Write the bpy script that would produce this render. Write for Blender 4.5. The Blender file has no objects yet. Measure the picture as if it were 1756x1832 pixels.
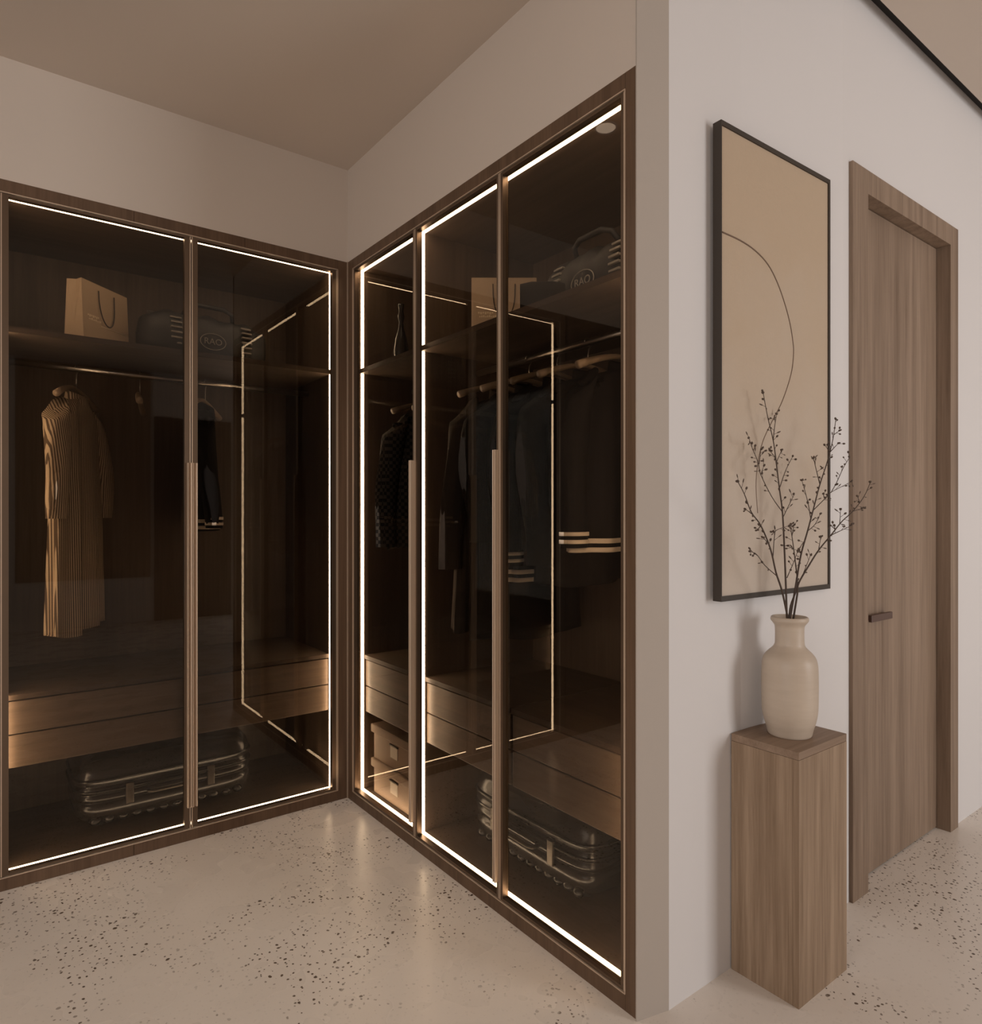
import bpy, bmesh, math, random
from mathutils import Vector, Matrix

# ------------------------------------------------------------------ camera, world, light, exposure
SC = bpy.context.scene
COL = SC.collection
YAW = 0.9241                                   # heading of the view, from +X
cam_d = bpy.data.cameras.new('camera')
cam_d.sensor_fit = 'HORIZONTAL'
cam_d.sensor_width = 36.0
cam_d.lens = 36.0 * 1211.5 / 1756.0
cam_d.shift_y = 4.3 / 1756.0
cam_d.clip_start = 0.01
cam = bpy.data.objects.new('camera', cam_d)
cam.location = (0, 0, 1.25)
cam.rotation_euler = (math.radians(90), 0, YAW - math.radians(90))
COL.objects.link(cam)
SC.camera = cam

SC.view_settings.view_transform = 'Standard'
SC.view_settings.look = 'None'
SC.view_settings.exposure = 0.0
SC.view_settings.gamma = 1.0
SC.view_settings.use_curve_mapping = False
SC.cycles.use_denoising = True
SC.cycles.max_bounces = 10
SC.cycles.transparent_max_bounces = 16
SC.cycles.sample_clamp_indirect = 6.0

world = bpy.data.worlds.new('daylight')
SC.world = world
world.use_nodes = True
bg = world.node_tree.nodes['Background']
bg.inputs['Color'].default_value = (0.95, 0.97, 1.0, 1)
bg.inputs['Strength'].default_value = 0.5


def area(name, loc, rot, sx, sy, watts, color):
    d = bpy.data.lights.new(name, 'AREA')
    d.shape = 'RECTANGLE'
    d.size, d.size_y = sx, sy
    d.energy = watts
    d.color = color
    o = bpy.data.objects.new(name, d)
    o.location = loc
    o.rotation_euler = rot
    COL.objects.link(o)
    return o


R90 = math.radians(90)
# daylight through the tall window opposite the door wall, right of the camera
area('window_daylight', (3.45, -3.23, 1.5), (R90, 0, 0), 1.35, 2.2, 77, (1.0, 0.985, 0.975))
# added fill light from the left for the wardrobe wall, in a made-up window
area('left_fill_light', (-2.33, -0.25, 1.47), (R90, 0, -R90), 2.6, 2.3, 45, (1.0, 0.955, 0.92))

# ------------------------------------------------------------------ helpers
PI = math.pi


class MB:
    """collects vertices and faces, then links them as ONE mesh object"""
    def __init__(self):
        self.v, self.f, self.mi, self.sm = [], [], [], []

    def add(self, vs, fs, mi=0, smooth=False):
        b = len(self.v)
        self.v += [tuple(p) for p in vs]
        for f in fs:
            self.f.append(tuple(b + i for i in f))
            self.mi.append(mi)
            self.sm.append(smooth)

    def box(self, x0, x1, y0, y1, z0, z1, bev=0.0, mi=0):
        if bev <= 0:
            vs = [(x, y, z) for z in (z0, z1) for y in (y0, y1) for x in (x0, x1)]
            fs = [(0, 2, 3, 1), (4, 5, 7, 6), (0, 1, 5, 4), (2, 6, 7, 3), (0, 4, 6, 2), (1, 3, 7, 5)]
            self.add(vs, fs, mi)
            return
        bm = bmesh.new()
        bmesh.ops.create_cube(bm, size=1.0)
        for v in bm.verts:
            v.co = Vector(((x0 + x1) / 2 + v.co.x * (x1 - x0), (y0 + y1) / 2 + v.co.y * (y1 - y0), (z0 + z1) / 2 + v.co.z * (z1 - z0)))
        bmesh.ops.bevel(bm, geom=bm.edges[:], offset=bev, segments=2, profile=0.5, affect='EDGES')
        bm.verts.index_update()
        self.add([v.co[:] for v in bm.verts], [[v.index for v in f.verts] for f in bm.faces], mi, False)
        bm.free()

    def prism(self, plan, z0, z1, mi=0):
        n = len(plan)
        vs = [(x, y, z0) for x, y in plan] + [(x, y, z1) for x, y in plan]
        fs = [tuple(reversed(range(n))), tuple(range(n, 2 * n))]
        fs += [(i, (i + 1) % n, n + (i + 1) % n, n + i) for i in range(n)]
        self.add(vs, fs, mi)

    def rings(self, rings, mi=0, caps=True, smooth=True, closed=True):
        n = len(rings[0])
        vs = [p for r in rings for p in r]
        fs = []
        for k in range(len(rings) - 1):
            for i in range(n if closed else n - 1):
                j = (i + 1) % n
                fs.append((k * n + i, k * n + j, (k + 1) * n + j, (k + 1) * n + i))
        if caps:
            fs.append(tuple(reversed(range(n))))
            fs.append(tuple(range((len(rings) - 1) * n, len(rings) * n)))
        self.add(vs, fs, mi, smooth)

    def lathe(self, prof, n=48, c=(0, 0), caps=True):
        self.rings([[(c[0] + r * math.cos(2 * PI * i / n), c[1] + r * math.sin(2 * PI * i / n), z) for i in range(n)] for r, z in prof], caps=caps)

    def tube(self, pts, rad, n=8, caps=True):
        pts = [Vector(p) for p in pts]
        rr = rad if isinstance(rad, (list, tuple)) else [rad] * len(pts)
        out = []
        up = None
        for i, p in enumerate(pts):
            t = (pts[min(i + 1, len(pts) - 1)] - pts[max(i - 1, 0)]).normalized()
            if up is None:
                a = Vector((0, 0, 1)) if abs(t.z) < 0.9 else Vector((1, 0, 0))
                up = t.cross(a).normalized()
            up = (up - t * up.dot(t)).normalized()
            w = t.cross(up)
            out.append([tuple(p + (up * math.cos(2 * PI * k / n) + w * math.sin(2 * PI * k / n)) * rr[i]) for k in range(n)])
        self.rings(out, caps=caps)

    def ball(self, c, r, d=(0, 0, 1), st=1.0, n=6):
        """small ellipsoid stretched along d"""
        d = Vector(d).normalized()
        q = d.to_track_quat('Z', 'Y')
        c = Vector(c)
        rings = []
        for a in (-75, -35, 0, 35, 75):
            a = math.radians(a)
            rings.append([tuple(c + q @ Vector((r * math.cos(a) * math.cos(2 * PI * k / n), r * math.cos(a) * math.sin(2 * PI * k / n), r * st * math.sin(a)))) for k in range(n)])
        self.rings(rings)

    def build(self, name, mat, parent=None, loc=None, rotz=0.0):
        me = bpy.data.meshes.new(name)
        me.from_pydata(self.v, [], self.f)
        mats = mat if isinstance(mat, (list, tuple)) else [mat]
        for m in mats:
            me.materials.append(m)
        me.polygons.foreach_set('material_index', self.mi)
        me.polygons.foreach_set('use_smooth', self.sm)
        me.update()
        o = bpy.data.objects.new(name, me)
        COL.objects.link(o)
        if parent:
            o.parent = parent
        if loc:
            o.location = loc
        o.rotation_euler.z = rotz
        return o


def tag(o, label=None, cat=None, group=None, kind=None):
    for k, v in (('label', label), ('category', cat), ('group', group), ('kind', kind)):
        if v:
            o[k] = v
    return o


def thing(name, label, cat, loc=(0, 0, 0), rotz=0.0, group=None, kind=None):
    o = bpy.data.objects.new(name, None)
    COL.objects.link(o)
    o.empty_display_size = 0.05
    o.location = loc
    o.rotation_euler.z = rotz
    return tag(o, label, cat, group, kind)


def one_box(name, mat, parent, *b, bev=0.0):
    m = MB()
    m.box(*b, bev=bev)
    return m.build(name, mat, parent)


# ------------------------------------------------------------------ materials
def new_mat(name):
    m = bpy.data.materials.new(name)
    m.use_nodes = True
    nt = m.node_tree
    nt.nodes.clear()
    out = nt.nodes.new('ShaderNodeOutputMaterial')
    return m, nt, out


def node(nt, typ, **kw):
    n = nt.nodes.new(typ)
    for k, v in kw.items():
        if k.startswith('_'):
            setattr(n, k[1:], v)
        else:
            n.inputs[k.replace('__', ' ')].default_value = v
    return n


def coords(nt, scale=(1, 1, 1), kind='Object', rot=(0, 0, 0)):
    tc = nt.nodes.new('ShaderNodeTexCoord')
    mp = nt.nodes.new('ShaderNodeMapping')
    mp.inputs['Scale'].default_value = scale
    mp.inputs['Rotation'].default_value = rot
    nt.links.new(tc.outputs[kind], mp.inputs['Vector'])
    return mp.outputs['Vector']


def noise(nt, vec, scale, detail=4.0, rough=0.55, dist=0.0):
    n = node(nt, 'ShaderNodeTexNoise', Scale=scale, Detail=detail, Roughness=rough, Distortion=dist)
    nt.links.new(vec, n.inputs['Vector'])
    return n.outputs['Fac']


def ramp(nt, fac, stops):
    r = nt.nodes.new('ShaderNodeValToRGB')
    e = r.color_ramp.elements
    while len(e) < len(stops):
        e.new(0.5)
    for k, (p, c) in enumerate(stops):
        e[k].position = p
        e[k].color = c if len(c) == 4 else (*c, 1)
    nt.links.new(fac, r.inputs['Fac'])
    return r.outputs['Color']


def mixc(nt, fac, a, b, mode='MIX'):
    m = nt.nodes.new('ShaderNodeMix')
    m.data_type = 'RGBA'
    m.blend_type = mode
    for s, v in ((m.inputs[0], fac), (m.inputs[6], a), (m.inputs[7], b)):
        if hasattr(v, 'is_linked'):
            nt.links.new(v, s)
        else:
            s.default_value = v if not isinstance(v, tuple) or len(v) == 4 else (*v, 1)
    return m.outputs[2]


def mathn(nt, op, a, b=0.0, clamp=False):
    m = nt.nodes.new('ShaderNodeMath')
    m.operation = op
    m.use_clamp = clamp
    for s, v in ((m.inputs[0], a), (m.inputs[1], b)):
        if hasattr(v, 'is_linked'):
            nt.links.new(v, s)
        else:
            s.default_value = v
    return m.outputs[0]


def principled(nt, out, color, rough=0.5, metal=0.0, bump=None, bstr=0.2, bdist=0.002, spec=0.5, sheen=0.0):
    p = nt.nodes.new('ShaderNodeBsdfPrincipled')
    p.inputs['Metallic'].default_value = metal
    p.inputs['Specular IOR Level'].default_value = spec
    if sheen:
        p.inputs['Sheen Weight'].default_value = sheen
    if hasattr(color, 'is_linked'):
        nt.links.new(color, p.inputs['Base Color'])
    else:
        p.inputs['Base Color'].default_value = (*color, 1)
    if hasattr(rough, 'is_linked'):
        nt.links.new(rough, p.inputs['Roughness'])
    else:
        p.inputs['Roughness'].default_value = rough
    if bump is not None:
        b = nt.nodes.new('ShaderNodeBump')
        b.inputs['Strength'].default_value = bstr
        b.inputs['Distance'].default_value = bdist
        nt.links.new(bump, b.inputs['Height'])
        nt.links.new(b.outputs['Normal'], p.inputs['Normal'])
    nt.links.new(p.outputs['BSDF'], out.inputs['Surface'])
    return p


def plain(name, color, rough=0.5, metal=0.0, spec=0.5, var=0.08, scale=6.0, sheen=0.0, bstr=0.0):
    m, nt, out = new_mat(name)
    v = coords(nt)
    n = noise(nt, v, scale, 5)
    c = mixc(nt, n, tuple(x * (1 - var) for x in color), tuple(min(1, x * (1 + var)) for x in color))
    principled(nt, out, c, rough, metal, spec=spec, sheen=sheen, bump=n if bstr else None, bstr=bstr)
    return m


def paint(name, color):
    m, nt, out = new_mat(name)
    v = coords(nt, kind='Object')
    n = noise(nt, v, 1.3, 3)
    fine = noise(nt, v, 240, 2)
    c = mixc(nt, n, tuple(x * 0.975 for x in color), tuple(x * 1.025 for x in color))
    principled(nt, out, c, 0.75, spec=0.25, bump=fine, bstr=0.05, bdist=0.0006)
    return m


def wood(name, dark, light, rough=0.5, along='Z', fine=1.0, spec=0.35, board=0.0):
    """veneer whose grain runs along one axis of the object"""
    m, nt, out = new_mat(name)
    sc = {'Z': (1, 1, 0.035), 'X': (0.035, 1, 1), 'Y': (1, 0.035, 1)}[along]
    v = coords(nt, sc)
    a = noise(nt, v, 34 * fine, 5, 0.6, 0.25)
    b = noise(nt, v, 150 * fine, 4, 0.65)
    d = noise(nt, v, 9 * fine, 2, 0.5, 0.6)
    s = mathn(nt, 'ADD', mathn(nt, 'MULTIPLY', a, 0.5), mathn(nt, 'ADD', mathn(nt, 'MULTIPLY', b, 0.25), mathn(nt, 'MULTIPLY', d, 0.25)))
    mid = tuple((p + q) / 2 for p, q in zip(dark, light))
    c = ramp(nt, s, [(0.36, dark), (0.5, mid), (0.64, light)])
    principled(nt, out, c, rough, bump=b, bstr=0.12, bdist=0.0008, spec=spec)
    return m


def emit(name, color, strength):
    m, nt, out = new_mat(name)
    e = node(nt, 'ShaderNodeEmission', Color=(*color, 1), Strength=strength)
    nt.links.new(e.outputs[0], out.inputs['Surface'])
    return m


M = {}
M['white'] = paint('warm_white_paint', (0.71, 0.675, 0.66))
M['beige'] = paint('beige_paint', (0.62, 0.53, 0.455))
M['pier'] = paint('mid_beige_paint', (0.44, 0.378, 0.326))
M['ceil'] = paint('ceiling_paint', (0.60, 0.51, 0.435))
M['oak'] = wood('oak_veneer', (0.18, 0.112, 0.065), (0.39, 0.275, 0.185))
M['oak_x'] = wood('oak_veneer_flat', (0.19, 0.122, 0.078), (0.32, 0.222, 0.155), along='X')
M['oak_door'] = wood('oak_door_veneer', (0.17, 0.112, 0.074), (0.33, 0.235, 0.168), fine=0.8)
M['trim'] = wood('walnut_trim', (0.085, 0.047, 0.026), (0.155, 0.092, 0.055), rough=0.45)
M['trim_h'] = wood('walnut_trim_cross', (0.085, 0.047, 0.026), (0.155, 0.092, 0.055), rough=0.45)
M['inner'] = wood('dark_walnut_lining', (0.075, 0.05, 0.034), (0.125, 0.085, 0.06), rough=0.5)
M['inner_x'] = wood('dark_walnut_flat', (0.08, 0.053, 0.036), (0.13, 0.09, 0.063), rough=0.45, along='X')
M['drawer'] = wood('walnut_drawer', (0.16, 0.11, 0.075), (0.24, 0.17, 0.12), rough=0.4, along='X')
M['bronze'] = plain('dark_bronze', (0.16, 0.11, 0.075), 0.38, 0.75)
M['bronze_l'] = plain('light_bronze', (0.62, 0.48, 0.36), 0.38, 0.5)
M['black'] = plain('matt_black', (0.012, 0.01, 0.008), 0.6)
M['frame'] = plain('dark_picture_frame', (0.035, 0.024, 0.016), 0.5)
M['led'] = emit('warm_led', (1.0, 0.79, 0.55), 19.0)
M['lamp'] = emit('lamp_disc', (1.0, 0.78, 0.6), 3.5)
M['chrome'] = plain('brushed_steel', (0.45, 0.40, 0.35), 0.3, 1.0)
M['hanger'] = plain('hanger_wood', (0.32, 0.22, 0.14), 0.45)
M['kraft'] = plain('kraft_paper', (0.46, 0.33, 0.22), 0.75, var=0.06, scale=30)
M['cord'] = plain('dark_cord', (0.03, 0.02, 0.015), 0.7)
M['gilt'] = plain('gilt_print', (0.75, 0.6, 0.42), 0.35, 0.6)
M['duffel'] = plain('black_canvas', (0.022, 0.02, 0.019), 0.6, var=0.25, scale=40)
M['web'] = plain('pale_ribbing', (0.26, 0.23, 0.20), 0.6)
M['case'] = plain('black_shell', (0.025, 0.021, 0.018), 0.24, spec=0.6)
M['case_h'] = plain('case_fittings', (0.10, 0.085, 0.07), 0.3, 0.6)
M['carton'] = plain('brown_carton', (0.34, 0.24, 0.165), 0.65)
M['plate'] = plain('pale_label_plate', (0.66, 0.58, 0.49), 0.4)
M['cloth_d'] = plain('charcoal_wool', (0.020, 0.016, 0.013), 0.9, spec=.12, var=0.25, scale=60)
M['cloth_b'] = plain('brown_wool', (0.045, 0.033, 0.025), 0.9, spec=.12, var=0.2, scale=60)
M['cloth_k'] = plain('black_suiting', (0.012, 0.010, 0.009), 0.9, spec=.12, var=0.2, scale=60)
M['pale_band'] = plain('pale_knit_band', (0.62, 0.50, 0.38), 0.8)
M['twig'] = plain('dark_twig', (0.060, 0.036, 0.024), 0.7, var=0.3, scale=80)
M['bud'] = plain('brown_bud', (0.085, 0.055, 0.038), 0.7, var=0.4, scale=60)
M['handle'] = plain('brown_handle', (0.10, 0.055, 0.04), 0.45)

# striped cotton
m, nt, out = new_mat('striped_cotton')
v = coords(nt, rot=(0, 0, 0.75))
w = node(nt, 'ShaderNodeTexWave', Scale=40.0, Distortion=0.1, Detail=1.0)
w.bands_direction = 'X'
nt.links.new(v, w.inputs['Vector'])
principled(nt, out, ramp(nt, w.outputs['Fac'], [(0.35, (0.10, 0.065, 0.04)), (0.6, (0.52, 0.38, 0.25))]), 0.8, spec=0.2)
M['striped'] = m
# houndstooth wool
m, nt, out = new_mat('checked_wool')
v = coords(nt)
ck = node(nt, 'ShaderNodeTexChecker', Scale=70.0)
nt.links.new(v, ck.inputs['Vector'])
principled(nt, out, mixc(nt, ck.outputs['Fac'], (0.016, 0.013, 0.011), (0.075, 0.062, 0.05)), 0.85, spec=0.2)
M['check'] = m

# speckled micro-cement floor
m, nt, out = new_mat('pitted_cement')
v = coords(nt)
cl1 = noise(nt, v, 1.1, 3, 0.5)
cl2 = noise(nt, v, 5.5, 2, 0.45)
base = ramp(nt, mathn(nt, 'ADD', mathn(nt, 'MULTIPLY', cl1, 0.65), mathn(nt, 'MULTIPLY', cl2, 0.35)),
            [(0.25, (0.685, 0.605, 0.53)), (0.5, (0.725, 0.648, 0.575)), (0.75, (0.765, 0.695, 0.625))])
warp = node(nt, 'ShaderNodeTexNoise', Scale=30.0, Detail=2.0)
nt.links.new(v, warp.inputs['Vector'])
wv = nt.nodes.new('ShaderNodeVectorMath')
wv.operation = 'MULTIPLY_ADD'
nt.links.new(warp.outputs['Color'], wv.inputs[0])
wv.inputs[1].default_value = (0.016, 0.016, 0.016)
nt.links.new(v, wv.inputs[2])
patch = noise(nt, v, 2.6, 3, 0.6, 0.8)
mask = ramp(nt, patch, [(0.45, (0, 0, 0)), (0.54, (1, 1, 1))])
tot = None
for sc, rad, keep in ((30.0, 0.165, 0.25), (58.0, 0.22, 0.2), (14.0, 0.075, 0.5)):
    vo = node(nt, 'ShaderNodeTexVoronoi', Scale=sc, Randomness=1.0)
    vo.voronoi_dimensions = '2D'
    nt.links.new(wv.outputs[0], vo.inputs['Vector'])
    sep = nt.nodes.new('ShaderNodeSeparateColor')
    nt.links.new(vo.outputs['Color'], sep.inputs[0])
    size = mathn(nt, 'MULTIPLY', mathn(nt, 'SUBTRACT', sep.outputs[0], keep, True), rad / (1 - keep))
    dot = mathn(nt, 'MULTIPLY', mathn(nt, 'SUBTRACT', size, vo.outputs['Distance']), 40.0, True)
    tot = dot if tot is None else mathn(nt, 'MAXIMUM', tot, dot)
pits = mathn(nt, 'MULTIPLY', tot, mathn(nt, 'ADD', mathn(nt, 'MULTIPLY', mask, 0.92), 0.08), True)
pitc = mixc(nt, noise(nt, v, 40, 1), (0.045, 0.028, 0.018), (0.20, 0.14, 0.10))
col = mixc(nt, pits, base, pitc)
rgh = mathn(nt, 'ADD', mathn(nt, 'MULTIPLY', cl2, 0.16), 0.20)
inv = mathn(nt, 'MULTIPLY', pits, -1.0)
principled(nt, out, col, rgh, bump=inv, bstr=0.25, bdist=0.002, spec=0.42)
M['floor'] = m

# canvas of the picture: plaster-like relief, tan above, greyer below
m, nt, out = new_mat('plaster_canvas')
v = coords(nt)
tc = nt.nodes.new('ShaderNodeTexCoord')
sx = nt.nodes.new('ShaderNodeSeparateXYZ')
nt.links.new(tc.outputs['Object'], sx.inputs[0])
cloud = noise(nt, v, 5, 4, 0.55, 0.4)
hgt = mathn(nt, 'ADD', mathn(nt, 'MULTIPLY', mathn(nt, 'SUBTRACT', sx.outputs['Z'], 1.02), 0.6), mathn(nt, 'MULTIPLY', cloud, 0.45))
c = ramp(nt, hgt, [(0.25, (0.55, 0.465, 0.39)), (0.55, (0.52, 0.415, 0.32)), (0.85, (0.505, 0.385, 0.275))])
fine = noise(nt, v, 70, 5, 0.7)
flk = noise(nt, v, 22, 4, 0.6, 1.5)
principled(nt, out, c, 0.8, spec=0.2, bump=mathn(nt, 'ADD', fine, flk), bstr=0.28, bdist=0.004)
M['canvas'] = m
M['ink'] = plain('brown_line', (0.16, 0.10, 0.065), 0.7)

# stoneware vase
m, nt, out = new_mat('stoneware')
v = coords(nt, (1, 1, 6))
n1 = noise(nt, v, 9, 4)
n2 = noise(nt, coords(nt), 130, 3)
c = mixc(nt, n1, (0.47, 0.375, 0.29), (0.57, 0.47, 0.375))
principled(nt, out, c, 0.42, spec=0.4, bump=mathn(nt, 'ADD', n1, mathn(nt, 'MULTIPLY', n2, 0.3)), bstr=0.15, bdist=0.002)
M['vase'] = m

# smoked glass: tinted see-through pane whose outer face mirrors by Fresnel
m, nt, out = new_mat('smoked_glass')
tr = node(nt, 'ShaderNodeBsdfTransparent', Color=(0.60, 0.54, 0.48, 1))
gl = node(nt, 'ShaderNodeBsdfGlossy', Color=(0.9, 0.86, 0.8, 1), Roughness=0.0)
fr = node(nt, 'ShaderNodeFresnel', IOR=1.52)
mx = nt.nodes.new('ShaderNodeMixShader')
nt.links.new(mathn(nt, 'MULTIPLY', fr.outputs[0], 0.95, True), mx.inputs[0])
nt.links.new(tr.outputs[0], mx.inputs[1])
nt.links.new(gl.outputs[0], mx.inputs[2])
nt.links.new(mx.outputs[0], out.inputs['Surface'])
M['glass'] = m
m, nt, out = new_mat('glass_back_face')
tr = node(nt, 'ShaderNodeBsdfTransparent', Color=(0.97, 0.97, 0.97, 1))
nt.links.new(tr.outputs[0], out.inputs['Surface'])
M['glass2'] = m

# ------------------------------------------------------------------ room shell
YA, XB, YC, YR = 2.7667, 1.2964, 1.092, 1.048       # wall planes: back, wardrobe wall, corridor wall (two parts)
HT = 2.362                                          # top of the wardrobe surround
HC, HK = 2.768, 2.93                                # ceiling over the wardrobes / over the corridor
XL, XR, YB = -2.3, 7.0, -3.2


def struct(name, mb, mat):
    return tag(mb.build(name, mat), kind='structure')


b = MB(); b.box(XL - .2, XR + .2, YB - .2, 3.6, -0.1, 0.0)
struct('floor', b, M['floor'])
b = MB(); b.box(XL, XB, 1.11, YA, HC, HC + 0.1)
b.box(XL, XB, 1.0, 1.11, HC, HK + .12)
struct('ceiling', b, M['ceil'])
b = MB(); b.box(XL - .2, XR + .2, YB - .2, 1.0, HK, HK + 0.1)
tag(b.build('ceiling', M['ceil']), kind='structure')
# black shadow gap where the corridor ceiling meets the door wall
b = MB(); b.box(XB - .03, XR, 1.0, 1.10, HK + .05, HK + 0.1)
struct('trim_3', b, M['black'])
# back wall above and beside the corner wardrobe
b = MB(); b.box(XL, XB, YA, YA + 0.1, HT, HC + .1)
struct('wall_back', b, M['beige'])
# dark walnut panelling left of the back wardrobe
b = MB()
for k in range(4):
    b.box(XL + .577 * k, XL + .577 * (k + 1) - .003, YA + .002, YA + .1, 0, HT)
struct('trim_5', b, M['trim'])
# wall above the second wardrobe, and the pier at its end
b = MB(); b.box(XB, XB + .1, 1.119, YA, HT, HC + .1)
struct('wall_wardrobe', b, M['beige'])
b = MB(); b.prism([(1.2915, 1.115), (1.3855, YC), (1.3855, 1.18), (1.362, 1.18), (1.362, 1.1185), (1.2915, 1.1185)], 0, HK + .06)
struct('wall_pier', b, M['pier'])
# corridor wall with the door opening
DX0, DX1, DH = 2.345, 3.045, 2.31                   # clear opening
b = MB()
b.prism([(1.386, YC), (1.70, YC), (2.20, YR), (DX0 - .02, YR), (DX0 - .02, YR + .16), (1.386, YR + .16)], 0, HK + .06)
b.box(DX0 - .02, DX1 + .02, YR, YR + .16, DH + .02, HK + .06)
b.box(DX1 + .02, XR, YR, YR + .16, 0, HK + .06)
struct('wall_door_side', b, M['white'])
b = MB(); b.box(XR, XR + .1, YB, YR + .16, 0, HK + .12); struct('wall_right', b, M['white'])
# left wall with an opening for the added fill light, camera-side wall with a tall window
b = MB()
b.box(XL - .1, XL, YB, -1.6, 0, HK + .1); b.box(XL - .1, XL, 1.1, YA + .1, 0, HK + .1)
b.box(XL - .1, XL, -1.6, 1.1, 0, .28); b.box(XL - .1, XL, -1.6, 1.1, 2.66, HK + .1)
struct('wall_left', b, M['beige'])
b = MB()
b.box(XL, 2.75, YB - .1, YB, 0, HK); b.box(4.15, XR, YB - .1, YB, 0, HK)
b.box(2.75, 4.15, YB - .1, YB, 0, .35); b.box(2.75, 4.15, YB - .1, YB, 2.65, HK)
struct('wall_front', b, M['white'])


def window(name, x0, x1, z0, z1, loc, rotz):
    r = thing(name, None, None, loc, rotz, kind='structure')
    f = MB(); w = .05
    f.box(x0, x0 + w, -.03, .03, z0, z1); f.box(x1 - w, x1, -.03, .03, z0, z1)
    f.box(x0 + w, x1 - w, -.03, .03, z0, z0 + w); f.box(x0 + w, x1 - w, -.03, .03, z1 - w, z1)
    f.box((x0 + x1) / 2 - .02, (x0 + x1) / 2 + .02, -.03, .03, z0 + w, z1 - w)
    f.build('window_frame', M['white'], r)


window('window_1', -.7, .7, .35, 2.65, (3.45, YB - .075, 0), 0)
window('fill_window', -1.35, 1.35, .28, 2.66, (XL - .075, -.25, 0), R90)  # unseen window frame, added around the left fill light

# dark door and oak wall panel on the wall behind the camera (seen only in the smoked glass)
d = thing('door_2', None, None, (0, 0, 0), kind='structure')
one_box('door_leaf', M['frame'], d, 1.70, 2.45, YB, YB + .03, 0.0, 2.34, bev=.003)
for x0, x1, z0, z1 in ((1.64, 1.70, 0, 2.40), (2.45, 2.51, 0, 2.40), (1.70, 2.45, 2.34, 2.40)):
    one_box('door_casing', M['frame'], d, x0, x1, YB, YB + .04, z0, z1)
one_box('trim_4', M['oak'], None, .30, 1.60, YB, YB + .025, .52, HK - .02, bev=.002)
tag(bpy.data.objects['trim_4'], kind='structure')

# corridor door in its oak casing
YF = YR - 0.012                                      # face of the casing
d = thing('door_1', None, None, (0, 0, 0), kind='structure')
YL = 1.085
CW = .088
one_box('door_casing', M['oak_door'], d, 2.238, DX0, YF, YL + .04, 0, DH)
one_box('door_casing', M['oak_door'], d, DX1, 3.122, YF, YL + .04, 0, DH)
one_box('door_casing', M['oak_door'], d, 2.238, 3.122, YF, YL + .04, DH, 2.388)
leaf = one_box('door_leaf', M['oak_door'], d, DX0 + .003, DX1 - .003, YL, YL + .04, 0.006, DH - .003)
h = MB(); h.box(2.425, 2.585, YL - .026, YL - .014, .881, .905, bev=.002); h.box(2.44, 2.458, YL - .015, YL, .885, .901)
h.box(2.555, 2.573, YL - .015, YL, .885, .901)
h.build('door_handle', M['handle'], leaf)

# ------------------------------------------------------------------ wardrobes
def wardrobe_trim(name, parent_loc, rotz, u0, u1, i0, i1):
    r = thing(name, None, None, parent_loc, rotz, kind='structure')
    z0, z1 = .043, 2.320
    one_box('trim_board', M['trim'], r, u0, i0, 0, .06, 0, HT)
    one_box('trim_board', M['trim'], r, i1, u1, 0, .06, 0, HT)
    # head and plinth in lengths, with butt joints
    n = 3
    for k in range(n):
        a, b2 = i0 + (i1 - i0) * k / n, i0 + (i1 - i0) * (k + 1) / n
        one_box('trim_board', M['trim_h'], r, a + .0006, b2 - .0006, 0, .06, z1, HT)
        one_box('trim_board', M['trim_h'], r, a + .0006, b2 - .0006, 0, .06, 0, z0)
    # fine light bead around the door opening
    t = .004
    m = MB()
    m.box(i0 - .001, i0 + t * .5, -.002, .006, z0, z1); m.box(i1 - t * .5, i1 + .001, -.002, .006, z0, z1)
    m.box(i0, i1, -.002, .006, z1 - t * .5, z1 + .001); m.box(i0, i1, -.002, .006, z0 - .001, z0 + t * .5)
    m.build('trim_bead', M['bronze_l'], r)
    return r


def door(parent, u0, u1, stile, rail=.008, handle=None, hz=(.131, 1.447)):
    """slim bronze frame door; front face at v = 0.002"""
    z0, z1 = .047, 2.316
    v0, v1 = .002, .024
    m = MB()
    m.box(u0, u0 + stile, v0, v1, z0, z1); m.box(u1 - stile, u1, v0, v1, z0, z1)
    m.box(u0 + stile, u1 - stile, v0, v1, z1 - rail, z1); m.box(u0 + stile, u1 - stile, v0, v1, z0, z0 + rail)
    d = m.build('door', M['bronze'], parent)
    # polished arris along the closing edges
    e = MB()
    for x in (u0, u1 - .0035):
        e.box(x, x + .0035, v0 - .0015, v0, z0, z1)
    e.build('edge_strip', M['bronze_l'], d)
    g = MB()
    g.box(u0 + stile - .001, u1 - stile + .001, .014, .019, z0 + rail - .001, z1 - rail + .001)
    g.mi = [0 if k == 2 else 1 for k in range(6)]
    g.build('glass_pane', [M['glass'], M['glass2']], d)
    if handle is not None:
        c, w = handle
        hb = MB()
        # hollowed vertical pull, 5 sided profile
        prof = [(-w / 2, 0.0015), (-w / 2, -.013), (-w * .36, -.0165), (-w * .22, -.0155), (0, -.006), (w * .22, -.0155), (w * .36, -.0165), (w / 2, -.013), (w / 2, 0.0015)]
        hb.rings([[(c + x, y, z) for x, y in prof] for z in (hz[0], hz[1])], smooth=False)
        hb.build('handle', M['bronze_l'], d)
    return d


def panel(name, mat, parent, *b):
    return one_box(name, mat, parent, *b)


ZF, ZT = .047, 2.316
SHELF0, SHELF1 = 1.866, 1.885
DEP = .60


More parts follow.
